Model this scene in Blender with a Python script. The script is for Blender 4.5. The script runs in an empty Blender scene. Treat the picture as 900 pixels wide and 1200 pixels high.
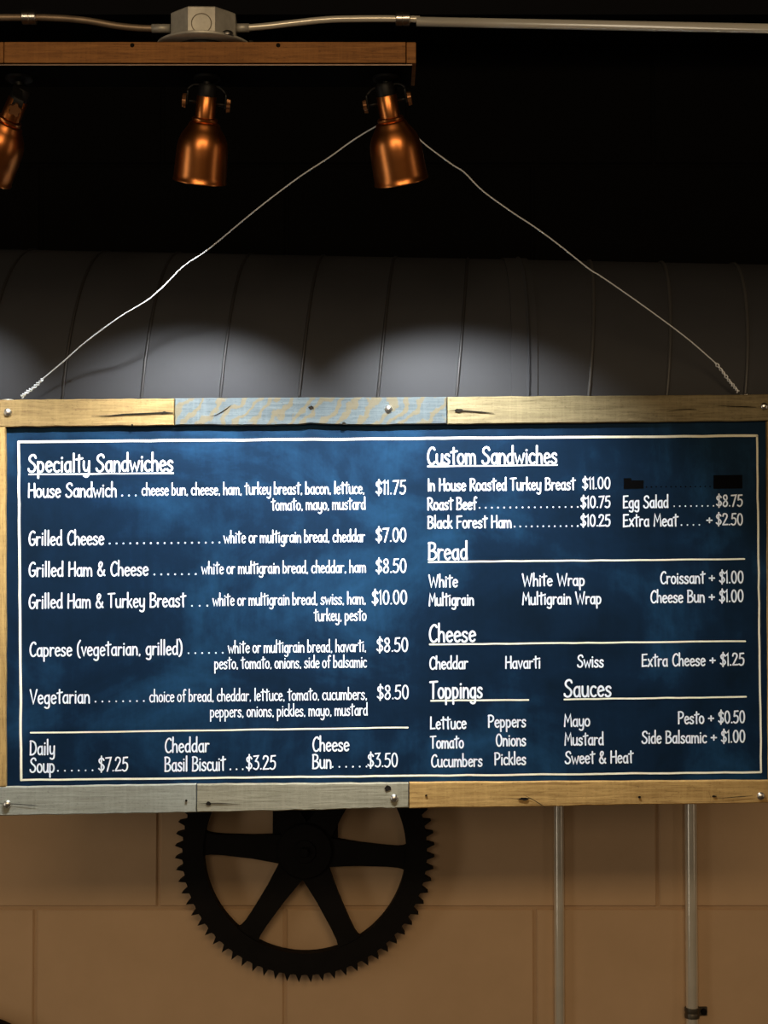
import bpy, bmesh, math, random
from mathutils import Vector, Matrix
PI = math.pi
R = math.radians
random.seed(7)
sc = bpy.context.scene
COL = sc.collection

# ------------------------------------------------------------------ camera
F = 1800.0                      # focal length in pixels of the 900x1200 frame
CZ = 1.75
PITCH = R(2.0)
cam_d = bpy.data.cameras.new('camera')
cam_d.sensor_fit = 'VERTICAL'; cam_d.sensor_height = 36.0; cam_d.lens = 36.0 * F / 1200.0
cam = bpy.data.objects.new('camera', cam_d); COL.objects.link(cam)
cam.location = (0, 0, CZ); cam.rotation_euler = (PI/2 + PITCH, 0, 0)
sc.camera = cam

def ray(px, py):
    cx, cy = (px - 450) / F, (600 - py) / F
    return Vector((cx, math.cos(PITCH) - cy*math.sin(PITCH), math.sin(PITCH) + cy*math.cos(PITCH)))
def at(px, py, Y):
    d = ray(px, py)
    return Vector((0, 0, CZ)) + d * (Y / d.y)

# ------------------------------------------------------------------ world, lights, exposure
sc.view_settings.view_transform = 'Standard'
sc.view_settings.look = 'None'
sc.view_settings.gamma = 1.0
sc.view_settings.use_curve_mapping = False
sc.view_settings.exposure = 0.0
w = bpy.data.worlds.new('world'); sc.world = w; w.use_nodes = True
w.node_tree.nodes['Background'].inputs[0].default_value = (0.05, 0.045, 0.04, 1)
w.node_tree.nodes['Background'].inputs[1].default_value = 0.02

def area(name, loc, target, sx, sy, power, color):
    l = bpy.data.lights.new(name, 'AREA'); l.shape = 'RECTANGLE'; l.size = sx; l.size_y = sy
    l.energy = power; l.color = color
    o = bpy.data.objects.new(name, l); COL.objects.link(o)
    o.location = loc
    o.rotation_euler = (Vector(target) - Vector(loc)).to_track_quat('-Z', 'Y').to_euler()
    return o
# unseen fill added behind the camera: soft light on wall and copper
area('rear_fill_left', (-1.15, -3.3, 2.42), (-0.95, 2.5, 1.5), 1.2, .75, 17, (1.0, 0.80, 0.56))
# fill lights added at both sides for highlights on the copper and conduits
area('side_fill', (-2.68, .7, 1.25), (0, 1.6, 1.25), 1.1, 2.4, 15, (1.0, 0.90, 0.76))
area('side_fill', (2.68, .9, 1.6), (0, 1.7, 1.6), .7, 1.8, 4, (1.0, 0.80, 0.60))
area('rear_fill_right', (1.5, -3.3, 2.42), (1.3, 2.5, 1.5), 0.6, .75, 7, (1.0, 0.74, 0.48))  # second rear fill, added for another stripe on the copper
# warm room light under the ceiling behind the camera
area('ceiling_room_light', (0.2, -1.2, 2.9), (0.1, 2.5, 0.6), 2.2, .5, 40, (1.0, 0.72, 0.42))
SPOT_POWER = 46.0
SPOT_COLOR = (0.93, 0.97, 1.0)

# ------------------------------------------------------------------ object helpers
def obj(name, bm_or_me, mat=None, parent=None, smooth=False, kind=None):
    if isinstance(bm_or_me, bmesh.types.BMesh):
        me = bpy.data.meshes.new(name); bm_or_me.to_mesh(me); bm_or_me.free()
    else:
        me = bm_or_me
    if mat is not None:
        if isinstance(mat, (list, tuple)):
            for m in mat: me.materials.append(m)
        elif not me.materials: me.materials.append(mat)
    if smooth:
        me.polygons.foreach_set('use_smooth', [True]*len(me.polygons))
    o = bpy.data.objects.new(name, me); COL.objects.link(o)
    if parent: o.parent = parent
    if kind: o['kind'] = kind
    return o
def thing(name, label, cat, loc=(0, 0, 0), group=None, rot=None):
    o = bpy.data.objects.new(name, None); COL.objects.link(o)
    o.empty_display_size = 0.05
    o.location = loc
    if rot: o.rotation_euler = rot
    o['label'] = label; o['category'] = cat
    if group: o['group'] = group
    return o
def smart(o, ang=40):
    me = o.data
    me.polygons.foreach_set('use_smooth', [True]*len(me.polygons))
    bm = bmesh.new(); bm.from_mesh(me)
    for e in bm.edges:
        if len(e.link_faces) == 2 and e.calc_face_angle(0) > R(ang): e.smooth = False
    bm.to_mesh(me); bm.free()
    return o
def box(bm, a, b, bevel=0.0):
    x0, y0, z0 = a; x1, y1, z1 = b
    vs = [bm.verts.new(p) for p in ((x0,y0,z0),(x1,y0,z0),(x1,y1,z0),(x0,y1,z0),(x0,y0,z1),(x1,y0,z1),(x1,y1,z1),(x0,y1,z1))]
    fs = [bm.faces.new([vs[i] for i in q]) for q in ((0,3,2,1),(4,5,6,7),(0,1,5,4),(1,2,6,5),(2,3,7,6),(3,0,4,7))]
    if bevel:
        es = list({e for f in fs for e in f.edges})
        bmesh.ops.bevel(bm, geom=es, offset=bevel, segments=1, profile=0.5, affect='EDGES')
    return bm
def frame_of(d):
    d = d.normalized()
    a = Vector((0, 0, 1)) if abs(d.z) < 0.9 else Vector((1, 0, 0))
    u = d.cross(a).normalized(); v = d.cross(u).normalized()
    return u, v
def tube(bm, pts, r, n=8, caps=True):
    pts = [Vector(p) for p in pts]
    rs = r if isinstance(r, (list, tuple)) else [r]*len(pts)
    rings = []; u = None
    for i, p in enumerate(pts):
        t = (pts[min(i+1, len(pts)-1)] - pts[max(i-1, 0)]).normalized()
        if u is None: u, v = frame_of(t)
        else:
            u = (u - t*u.dot(t)).normalized(); v = t.cross(u).normalized()
        rings.append([bm.verts.new(p + (u*math.cos(2*PI*k/n) + v*math.sin(2*PI*k/n))*rs[i]) for k in range(n)])
    for a, b in zip(rings, rings[1:]):
        for k in range(n): bm.faces.new((a[k], a[(k+1) % n], b[(k+1) % n], b[k]))
    if caps:
        bm.faces.new(rings[0][::-1]); bm.faces.new(rings[-1])
    return bm
def lathe(bm, prof, n=32, close=False):
    """prof: (r, z) pairs, spun round local z"""
    rings = [[bm.verts.new((r*math.cos(2*PI*k/n), r*math.sin(2*PI*k/n), z)) for k in range(n)] if r > 1e-6
             else [bm.verts.new((0, 0, z))] for r, z in prof]
    for a, b in zip(rings, rings[1:]):
        for k in range(n):
            q = [a[k % len(a)], a[(k+1) % len(a)], b[(k+1) % len(b)], b[k % len(b)]]
            q = list(dict.fromkeys(q))
            if len(q) > 2:
                try: bm.faces.new(q)
                except ValueError: pass
    bmesh.ops.recalc_face_normals(bm, faces=bm.faces[:])
    return bm
def spline(pts, k=5):
    P = [Vector(p) for p in pts]
    if len(P) < 3: return P
    out = []
    for i in range(len(P)-1):
        p0 = P[i-1] if i else P[0]*2 - P[1]
        p3 = P[i+2] if i+2 < len(P) else P[-1]*2 - P[-2]
        p1, p2 = P[i], P[i+1]
        for j in range(k):
            t = j/k
            out.append(0.5*((2*p1) + (p2-p0)*t + (2*p0-5*p1+4*p2-p3)*t*t + (3*p1-p0-3*p2+p3)*t**3))
    out.append(P[-1]); return out

# ------------------------------------------------------------------ materials
def mat(name, color, rough=0.5, metal=0.0, spec=0.5):
    m = bpy.data.materials.new(name); m.use_nodes = True
    b = m.node_tree.nodes['Principled BSDF']
    b.inputs['Base Color'].default_value = (*color, 1)
    b.inputs['Roughness'].default_value = rough
    b.inputs['Metallic'].default_value = metal
    b.inputs['Specular IOR Level'].default_value = spec
    return m
class NT:
    def __init__(s, m):
        s.m = m; s.t = m.node_tree; s.b = s.t.nodes['Principled BSDF']
        s.co = s.t.nodes.new('ShaderNodeTexCoord')
    def n(s, typ, **kw):
        x = s.t.nodes.new(typ)
        for k, v in kw.items():
            if k in x.inputs: x.inputs[k].default_value = v
            else: setattr(x, k, v)
        return x
    def l(s, a, b): s.t.links.new(a, b)
    def mapped(s, scale, rot=(0, 0, 0), loc=(0, 0, 0), src='Object'):
        mp = s.n('ShaderNodeMapping'); mp.inputs['Scale'].default_value = scale
        mp.inputs['Rotation'].default_value = rot; mp.inputs['Location'].default_value = loc
        s.l(s.co.outputs[src], mp.inputs['Vector']); return mp.outputs[0]
    def noise(s, vec, scale=1, detail=4, rough=.55, dist=0):
        x = s.n('ShaderNodeTexNoise'); x.inputs['Scale'].default_value = scale; x.inputs['Detail'].default_value = detail
        x.inputs['Roughness'].default_value = rough; x.inputs['Distortion'].default_value = dist
        s.l(vec, x.inputs['Vector']); return x.outputs['Fac']
    def ramp(s, fac, stops):
        x = s.n('ShaderNodeValToRGB'); e = x.color_ramp.elements
        while len(e) < len(stops): e.new(0.5)
        for i, (p, c) in enumerate(stops):
            e[i].position = p; e[i].color = (*c, 1) if len(c) == 3 else c
        s.l(fac, x.inputs['Fac']); return x.outputs['Color']
    def mix(s, a, b, fac, mode='MIX'):
        x = s.n('ShaderNodeMix'); x.data_type = 'RGBA'; x.blend_type = mode
        for val, idx in ((fac, 0), (a, 6), (b, 7)):
            if hasattr(val, 'links'): s.l(val, x.inputs[idx])
            elif isinstance(val, (int, float)): x.inputs[idx].default_value = val
            else: x.inputs[idx].default_value = (*val, 1)
        return x.outputs[2]
    def bump(s, h, strength=.3, dist=.002):
        x = s.n('ShaderNodeBump'); x.inputs['Strength'].default_value = strength; x.inputs['Distance'].default_value = dist
        s.l(h, x.inputs['Height']); s.l(x.outputs[0], s.b.inputs['Normal'])
    def color(s, c): s.l(c, s.b.inputs['Base Color'])
def noisy(name, c1, c2, scale=30, rough=.6, metal=0, bump=.2, dist=.001, spec=.5):
    m = mat(name, c1, rough, metal, spec); t = NT(m)
    f = t.noise(t.mapped((1, 1, 1)), scale, 5, .6)
    t.color(t.ramp(f, [(.3, c1), (.7, c2)]))
    if bump: t.bump(f, bump, dist)
    return m
def wood(name, dark, light, seed, along='x', streak=None, rough=.7):
    """grain runs along the local x (or z) axis"""
    m = mat(name, light, rough, 0, .3); t = NT(m)
    sc_f = (11, 120, 190) if along == 'x' else (190, 120, 11)
    sc_b = (9, 20, 22) if along == 'x' else (22, 20, 9)
    fine = t.noise(t.mapped(sc_f, loc=(seed, seed*2.3, seed*1.7)), 1.6, 6, .65, .6)
    big = t.noise(t.mapped(sc_b, loc=(seed*3.1, seed, seed)), 1.0, 4, .6, .4)
    c = t.ramp(fine, [(.28, dark), (.62, light)])
    speck = t.noise(t.mapped((230, 230, 420) if along == 'x' else (420, 230, 230), loc=(seed, 1, 2)), 1.0, 3, .7)
    saw = t.noise(t.mapped((210, 40, 9) if along == 'x' else (9, 40, 210), loc=(seed, 4, 2)), 1.0, 3, .6)
    mid = tuple((a*.6 + b*.4) for a, b in zip(dark, light))
    c = t.mix(c, mid, t.ramp(big, [(.45, (0, 0, 0)), (.75, (.75, .75, .75))]))
    c = t.mix(c, tuple(v*.45 for v in dark), t.ramp(speck, [(.56, (0, 0, 0)), (.78, (.7, .7, .7))]))
    c = t.mix(c, tuple(v*1.25 for v in light), t.ramp(saw, [(.48, (0, 0, 0)), (.72, (.25, .25, .25))]))
    if streak:                                      # worn paint showing diagonal saw marks
        col2, ang, amount = streak
        wv = t.n('ShaderNodeTexWave'); wv.inputs['Scale'].default_value = 17; wv.inputs['Distortion'].default_value = 7
        wv.inputs['Detail'].default_value = 3; wv.inputs['Detail Scale'].default_value = 2.6
        t.l(t.mapped((1, 1, 1), rot=(0, ang, 0), loc=(seed, 0, 0)), wv.inputs['Vector'])
        patch = t.noise(t.mapped((14, 14, 14), loc=(seed, 0, 3)), 1, 3, .6)
        f = t.mix(wv.outputs['Fac'], patch, .42)
        c = t.mix(c, col2, t.ramp(f, [(.5, (0, 0, 0)), (.66, (amount,)*3)]))
        t.bump(wv.outputs['Fac'], .25, .001)
    else:
        t.bump(fine, .35, .0012)
    t.color(c); return m

M = {}
M['block'] = noisy('tan_block_paint', (.60, .405, .235), (.67, .455, .27), 7, .7, 0, .25, .001, .25)
M['mortar'] = noisy('tan_joint_paint', (.52, .345, .20), (.57, .38, .22), 20, .8, 0, .3, .001, .2)
M['black_wall'] = noisy('black_block_paint', (.0012, .0012, .0012), (.0018, .0016, .0015), 9, .9, 0, .2, .001, .1)
M['ceiling'] = mat('black_ceiling_paint', (.003, .003, .0034), .9, 0, .1)
M['room'] = noisy('dim_brown_plaster', (.10, .065, .04), (.13, .085, .055), 5, .85, 0, .1)
M['floor'] = noisy('dark_concrete', (.06, .05, .042), (.09, .075, .06), 6, .6, 0, .1)
M['duct'] = noisy('charcoal_duct_paint', (.029, .030, .0335), (.037, .038, .0425), 5, .62, 0, .05, .002, .3)
M['duct_seam'] = noisy('charcoal_seam_paint', (.019, .018, .018), (.025, .0238, .024), 12, .5, 0, 0)
M['copper'] = noisy('brushed_copper', (.60, .205, .055), (.68, .25, .075), 40, .32, 1.0, 0)
M['black_metal'] = mat('black_lamp_metal', (.004, .0036, .0033), .5, 0, .25)
M['lamp_inner'] = mat('dark_copper_inside', (.20, .08, .03), .5, .8)
M['galv'] = noisy('galvanised_steel', (.40, .38, .33), (.58, .56, .49), 60, .45, .4, .1, .0005)
M['conduit'] = noisy('conduit_steel', (.80, .75, .63), (.88, .83, .71), 30, .22, .38, 0)
M['cable'] = noisy('armoured_cable_steel', (.30, .22, .15), (.42, .32, .22), 40, .5, .7, 0)
M['bright'] = mat('bright_zinc', (.80, .78, .74), .28, 1.0)
M['wire'] = mat('white_steel_wire', (.86, .89, .92), .35, .1)
M['pale_seam'] = noisy('pale_grey_seam', (.045, .044, .043), (.06, .058, .056), 12, .45, 0, 0)  # paler grey than the seam on the other duct length
M['gear'] = noisy('black_cast_iron', (.0045, .0036, .003), (.007, .0058, .005), 30, .75, 0, .15, .001, .15)
M['clamp'] = noisy('dull_clamp_steel', (.10, .085, .065), (.15, .13, .10), 50, .45, .8, 0)
M['hole'] = mat('dark_wood_hole', (.012, .009, .006), .9, 0, .1)
M['chalk'] = noisy('white_chalk_paint', (.79, .86, .94), (.86, .92, .98), 200, .8, 0, 0, spec=.2)
M['cream'] = noisy('cream_line_paint', (.80, .79, .62), (.90, .89, .74), 90, .8, 0, 0, spec=.2)
M['blackout'] = mat('black_cover_patch', (.0012, .0012, .0015), .8, 0, .05)
M['bar_wood'] = wood('brown_bar_wood', (.16, .062, .015), (.38, .165, .045), 3.3)
M['p_honey'] = wood('honey_plank', (.14, .085, .027), (.29, .195, .075), 1.1)
M['p_paint'] = wood('worn_bluegrey_plank', (.040, .054, .062), (.095, .117, .122), 2.7, streak=((.13, .095, .036), R(-38), .65))
M['p_olive'] = wood('olive_brown_plank', (.11, .085, .04), (.26, .21, .11), 4.9)
M['p_grey'] = wood('weathered_grey_plank', (.20, .195, .155), (.29, .295, .24), 6.2)
M['p_greytan'] = wood('grey_tan_plank', (.15, .135, .088), (.29, .265, .185), 8.4)
M['p_gold'] = wood('golden_plank', (.22, .12, .032), (.47, .29, .095), 9.8)
M['p_side'] = wood('golden_side_plank', (.22, .13, .04), (.45, .29, .10), 12.1, along='z')

# chalkboard paint: dark navy with wiped chalk residue
mp = mat('navy_chalkboard_paint', (.008, .02, .045), .6, 0, .38); t = NT(mp)
t.b.inputs['Specular Tint'].default_value = (.24, .55, 1.0, 1)
cloud = t.noise(t.mapped((5.2, 5, 6.4), loc=(4.7, 0, 1.2)), 1.0, 5, .6, .8)
wipe = t.noise(t.mapped((26, 10, 3.2), loc=(1, 2, 3)), 1.0, 5, .65, .5)
fine = t.noise(t.mapped((60, 60, 60)), 1.0, 4, .7)
f1 = t.mix(cloud, wipe, .22); f2 = t.mix(f1, fine, .14)
t.color(t.ramp(f2, [(.36, (.0009, .0034, .009)), (.50, (.0023, .0090, .024)), (.66, (.0085, .038, .085))]))
t.bump(fine, .08, .0006)
M['panel'] = mp

# ------------------------------------------------------------------ setting
YW = 2.625
XW, YF, ZC = 2.7, -3.4, 2.95
def shell(name, a, b, m):
    bm = bmesh.new(); box(bm, a, b); return obj(name, bm, m, kind='structure')
shell('floor', (-XW-.1, YF-.1, -.1), (XW+.1, YW+.15, 0), M['floor'])
shell('ceiling', (-XW-.1, YF-.1, ZC), (XW+.1, YW+.15, ZC+.1), M['ceiling'])
shell('wall_left', (-XW-.1, YF, 0), (-XW, YW+.15, ZC), M['room'])
shell('wall_right', (XW, YF, 0), (XW+.1, YW+.15, ZC), M['room'])
shell('wall_front', (-XW, YF-.1, 0), (XW, YF, ZC), M['room'])
wall = shell('wall_back', (-XW, YW+.0035, 0), (XW, YW+.15, ZC), [M['mortar'], M['black_wall']])
zj = at(450, 1064, YW).z                       # the bed joint seen under the board
ROW, LEN, J = .2032*YW/2.52, .4064*YW/2.52, .005
z_black = zj + 3*ROW
bm = bmesh.new()                               # two-tone joint slab: tan below, black above
box(bm, (-XW, YW+.0035, 0), (XW, YW+.15, z_black)); box(bm, (-XW, YW+.0035, z_black), (XW, YW+.15, ZC))
for f in bm.faces:
    if f.calc_center_median().z > z_black + .01: f.material_index = 1
bm.to_mesh(wall.data); bm.free()
block_me = {}
def block(x0, x1, z0, z1, m):
    key = (round(x1-x0, 4), round(z1-z0, 4), m.name)
    if key not in block_me:
        b_ = bmesh.new(); hx, hz = (x1-x0)/2, (z1-z0)/2
        box(b_, (-hx, 0, -hz), (hx, .02, hz))
        front = [e for e in b_.edges if all(v.co.y < .001 for v in e.verts)]
        bmesh.ops.bevel(b_, geom=front, offset=.0022, segments=1, affect='EDGES')
        me = bpy.data.meshes.new('block'); b_.to_mesh(me); b_.free(); me.materials.append(m); block_me[key] = me
    o = bpy.data.objects.new('block', block_me[key]); COL.objects.link(o); o.parent = wall
    o.location = ((x0+x1)/2, YW + random.uniform(-.0006, .0006), (z0+z1)/2)
x_up = at(186, 1000, YW).x; x_dn = at(334, 1130, YW).x
k0 = -int(zj/ROW) - 1
for k in range(k0, 14):
    z0, z1 = max(zj + k*ROW + J/2, .001), min(zj + (k+1)*ROW - J/2, ZC-.001)
    if z1 - z0 < .02: continue
    xs = (x_up if k % 2 == 0 else x_dn)
    i0 = -int((xs + XW)/LEN) - 1
    i = i0
    while True:
        a, b = xs + i*LEN + J/2, xs + (i+1)*LEN - J/2
        i += 1
        if a > XW: break
        a, b = max(a, -XW+.001), min(b, XW-.001)
        if b - a > .02: block(a, b, z0, z1, M['block'] if k < 3 else M['black_wall'])
# black painted joist just under the ceiling
pj = at(450, 17, 2.40)
shell('ceiling_beam', (-XW, 2.40, pj.z), (XW, 2.47, ZC), mat('black_joist_paint', (.003, .003, .004), .8, 0, .15))

# ------------------------------------------------------------------ spiral duct behind the board
RD, YD = .220, 2.127 + .220
zd = CZ + .250
slope = -.017
duct = thing('air_duct', 'big round charcoal spiral duct running along the wall behind the menu board', 'duct', (0, YD, zd))
duct.rotation_euler = (0, math.atan(-slope), R(.9))
bm = bmesh.new()
N = 96
L0, L1 = -XW+.01, XW-.01
rings = []
for x in (L0, L1):
    rings.append([bm.verts.new((x, -RD*math.cos(2*PI*k/N), RD*math.sin(2*PI*k/N))) for k in range(N)])
for k in range(N): bm.faces.new((rings[0][k], rings[0][(k+1) % N], rings[1][(k+1) % N], rings[1][k]))
obj('duct_tube', bm, M['duct'], duct, smooth=True)
pitch = .109
def helix(x_from, x_to, x_ref):
    pts = []
    th0, th1 = (x_from - x_ref)/pitch*2*PI, (x_to - x_ref)/pitch*2*PI
    n = int(abs(th1-th0)/(2*PI)*44)
    for i in range(n+1):
        th = th0 + (th1-th0)*i/n
        pts.append((x_ref + pitch*th/(2*PI), -(RD+.0002)*math.cos(th), (RD+.0002)*math.sin(th)))
    return pts
xr = at(533, 400, YD-RD).x; xj = at(617, 400, YD-RD).x
bm = bmesh.new(); tube(bm, helix(L0, xj-.03, xr), .0024, 6); obj('spiral_seam', bm, M['duct_seam'], duct, smooth=True)
xr2 = at(688, 400, YD-RD).x
bm = bmesh.new(); tube(bm, helix(xj+.03, L1, xr2), .0030, 6); obj('spiral_seam', bm, M['pale_seam'], duct, smooth=True)
bm = bmesh.new()                                  # slip coupling between the two lengths
prof = [(-.024, 0), (-.024, .0022), (-.003, .0024), (0, .005), (.003, .0024), (.012, .0024), (.012, 0)]
rr = [[bm.verts.new((xj+dx, -(RD+dr)*math.cos(2*PI*k/N), (RD+dr)*math.sin(2*PI*k/N))) for k in range(N)] for dx, dr in prof]
for a, b in zip(rr, rr[1:]):
    for k in range(N): bm.faces.new((a[k], b[k], b[(k+1) % N], a[(k+1) % N]))
bmesh.ops.recalc_face_normals(bm, faces=bm.faces[:])
smart(obj('coupling_band', bm, M['duct'], duct), 30)

# ------------------------------------------------------------------ the chalkboard
YB = 2.100
YAW, ROLL = R(1.6), R(0.57)
O = at(450, 707, YB)
BM_ = Matrix.Translation(O) @ Matrix.Rotation(YAW, 4, 'Z') @ Matrix.Rotation(-ROLL, 4, 'Y')
BI = BM_.inverted()
bn = (BM_.to_3x3() @ Vector((0, -1, 0)))
def loc(px, py):
    d = ray(px, py); c = Vector((0, 0, CZ))
    s = (O - c).dot(bn) / d.dot(bn)
    q = BI @ (c + d*s)
    return q.x, q.z
S = YB / F                                         # metres per pixel on the board
board = thing('menu_board', 'wide navy chalkboard menu in a frame of mismatched reclaimed planks, hung on wire', 'menu board')
board.matrix_world = BM_
# panel sits behind the plank faces
uL, vT = loc(-14, 486); uR, vB = loc(912, 930)
FR, BK = -.008, .018                               # plank face and back (local y), panel face at 0
bm = bmesh.new(); box(bm, (uL, 0, vB), (uR, .012, vT)); obj('panel', bm, M['panel'], board)

def plank(name, quad, m, label, along='x', n=22, rough_low=None, proud=0):
    """quad: top-left, top-right, bottom-right, bottom-left in the board's plane"""
    TL, TR, BR, BL = [Vector((p[0], 0, p[1])) for p in quad]
    bm = bmesh.new()
    pts = []
    rnd = random.Random(hash(label) % 1000 if False else len(label)*7 + len(quad))
    if along == 'x':
        for i in range(n+1):
            p = TL.lerp(TR, i/n); p.z += rnd.uniform(-.0004, .0004); pts.append(p)
        for i in range(n+1):
            p = BR.lerp(BL, i/n); p.z += rnd.uniform(-.0005, .0005)
            if rough_low: p.z += rough_low(i/n)
            pts.append(p)
    else:
        for i in range(n+1):
            p = TR.lerp(BR, i/n); p.x += rnd.uniform(-.0004, .0004); pts.append(p)
        for i in range(n+1):
            p = BL.lerp(TL, i/n); p.x += rnd.uniform(-.0004, .0004); pts.append(p)
    c = (TL+TR+BR+BL)/4
    yf = FR - proud; e = .0012
    back = [bm.verts.new((p.x, BK, p.z)) for p in pts]
    mid = [bm.verts.new((p.x, yf+e, p.z)) for p in pts]
    hw = Vector((TR-TL)).length/2
    front = []
    for p in pts:
        q = Vector((p.x, yf, p.z)); q.z += e if p.z < c.z else -e
        q.x += e*.6 if p.x < c.x - hw*.98 else (-e*.6 if p.x > c.x + hw*.98 else 0)
        front.append(bm.verts.new(q))
    k = len(pts)
    for a, b in ((back, mid), (mid, front)):
        for i in range(k): bm.faces.new((a[i], a[(i+1) % k], b[(i+1) % k], b[i]))
    h = n + 1
    for i in range(n):                              # front and back as quads between the two long edges
        bm.faces.new((front[i], front[i+1], front[k-2-i], front[k-1-i]))
        bm.faces.new((back[i], back[k-1-i], back[k-2-i], back[i+1]))
    bmesh.ops.recalc_face_normals(bm, faces=bm.faces[:])
    o = obj(name, bm, m, board); o['label'] = label
    return o
def quad(*p): return [loc(*q) for q in p]
plank_top = [
    plank('plank', quad((-26, 469.3), (204.6, 467.8), (204.6, 499.2), (-26, 501.2)), M['p_honey'], 'honey coloured plank with a long crack'),
    plank('plank', quad((205.6, 467.4), (523, 465.9), (523, 497.4), (205.6, 499)), M['p_paint'], 'plank with worn blue grey paint and slanted saw marks',
          rough_low=lambda f: {11: .0022, 5: -.001, 6: -.0014, 7: -.0012}.get(round(f*22), 0), proud=.0006),
    plank('plank', quad((524, 465.6), (932, 462.6), (932, 493.2), (524, 498)), M['p_olive'], 'olive brown plank')]
plank_low = [
    plank('plank', quad((-26, 921.8), (230.5, 917.8), (230.5, 951), (-26, 955.2)), M['p_grey'], 'weathered grey plank'),
    plank('plank', quad((231.5, 918), (478.4, 916.6), (478.4, 945.6), (231.5, 950.8)), M['p_greytan'], 'grey tan plank with a pale knot', proud=.0008),
    plank('plank', quad((479.4, 916), (932, 913.2), (932, 939.6), (479.4, 946)), M['p_gold'], 'golden brown plank')]
plank('plank', quad((-26, 501.4), (7.8, 501), (8.2, 921), (-26, 921.6)), M['p_side'], 'golden upright plank', along='z')
plank('plank', quad((897.5, 494), (932, 493.6), (932, 913), (899.5, 913)), M['p_side'], 'golden upright plank', along='z')

def flat_poly(bm, pts, y):
    bm.faces.new([bm.verts.new((p[0], y, p[1])) for p in pts])
def blob(px, py, rx, ry, owner, seed, y=None):
    """dark knot or nail hole set in a plank"""
    rnd = random.Random(seed); u, v = loc(px, py); bm = bmesh.new()
    yy = FR - .0016 if y is None else y
    c = bm.verts.new((u, yy+.0004, v))
    ring = [bm.verts.new((u + rx*S*math.cos(a)*rnd.uniform(.7, 1.2), yy, v + ry*S*math.sin(a)*rnd.uniform(.7, 1.2))) for a in [2*PI*i/12 for i in range(12)]]
    skirt = [bm.verts.new((w_.co.x, FR+.002, w_.co.z)) for w_ in ring]
    for i in range(12):
        bm.faces.new((c, ring[(i+1) % 12], ring[i])); bm.faces.new((ring[i], ring[(i+1) % 12], skirt[(i+1) % 12], skirt[i]))
    o = obj('knot', bm, M['hole'], owner); return o
def crack(pts, wd, owner):
    bm = bmesh.new(); P = [loc(*p) for p in pts]; n = len(P); yy = FR - .0014
    up = [bm.verts.new((u, yy, v + S*wd/2*min(1, (i+.3)/2, (n-1-i+.3)/1.0))) for i, (u, v) in enumerate(P)]
    lo = [bm.verts.new((u, yy, v - S*wd/2*min(1, (i+.3)/2, (n-1-i+.3)/1.0))) for i, (u, v) in enumerate(P)]
    for i in range(n-1): bm.faces.new((up[i], lo[i], lo[i+1], up[i+1]))
    obj('crack', bm, M['hole'], owner)
crack([(108, 488.5), (130, 488), (145, 486.6), (165, 485.8), (184, 485), (196, 484.5), (204, 484.8)], 2.0, plank_top[0])
blob(193, 484.6, 5, 1.6, plank_top[0], 1); blob(156, 499, 1.2, 1.6, plank_top[0], 2)
blob(365, 478.6, 3.2, 2.2, plank_top[1], 3); blob(403, 497, 3.0, 1.5, plank_top[1], 4)
crack([(246, 489), (254, 487), (260, 484), (266, 480), (271, 476)], 1.2, plank_top[1])
crack([(548, 491), (556, 489.8), (552, 489)], .9, plank_top[1]) if False else None
blob(537, 482, 5, 2.2, plank_top[2], 5)
crack([(524.5, 481.5), (535, 481.8), (548, 482.6), (565, 484), (578, 485)], 1.5, plank_top[2])
crack([(840, 476), (856, 477), (872, 477.5), (884, 478)], 1.0, plank_top[2])
crack([(780, 483), (792, 481), (806, 480.4), (815, 481)], .9, plank_top[2])
blob(245, 940.4, 2.8, 2.4, plank_low[1], 6); crack([(232, 940), (244, 940.3), (262, 940.5), (282, 941)], 1.0, plank_low[1])
blob(454, 922.6, 4.2, 3.6, plank_low[1], 7)
blob(219, 937, 1.6, 1.4, plank_low[0], 8); crack([(0, 940), (4, 940.5), (20, 941), (40, 942.5), (46, 943)], .9, plank_low[0])
crack([(229.5, 949), (230, 944), (229.8, 939), (230.3, 935)], .9, plank_low[0])
blob(613, 935, 6, 1.7, plank_low[2], 9)
crack([(594, 934.5), (604, 935), (614, 934.6), (622, 934)], .9, plank_low[2])
crack([(612, 930), (622, 935), (632, 941), (638, 945)], 1.1, plank_low[2])
crack([(830, 921), (829, 927), (831, 934), (830, 941)], 1.1, plank_low[2])
blob(748, 933, 1.4, 1.6, plank_low[2], 10); blob(499, 931, 1.3, 1.1, plank_low[2], 11); blob(835, 932, 3, .9, plank_low[2], 12)
crack([(836, 934.5), (850, 933.6), (868, 932.2), (880, 931.4)], .9, plank_low[2])

# round-headed screws holding the frame
def dome(r, h, n=16):
    bm = bmesh.new()
    lathe(bm, [(0, h)] + [(r*math.sin(a), h*math.cos(a)*.9+.0002) for a in (R(20), R(45), R(70), R(88))] + [(r, -.002)], n)
    return bm
scr_me = None
for px, py in ((10.5, 484), (455, 480), (893.5, 477), (10, 941), (461.5, 934), (889.5, 931.5)):
    u, v = loc(px, py)
    if scr_me is None:
        s_ = obj('screw', dome(4.6*S, 2.6*S), M['bright'], board, smooth=True); scr_me = s_.data
    else: s_ = obj('screw', scr_me, None, board)
    s_.location = (u, FR-.0014, v); s_.rotation_euler = (PI/2, 0, 0)

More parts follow.
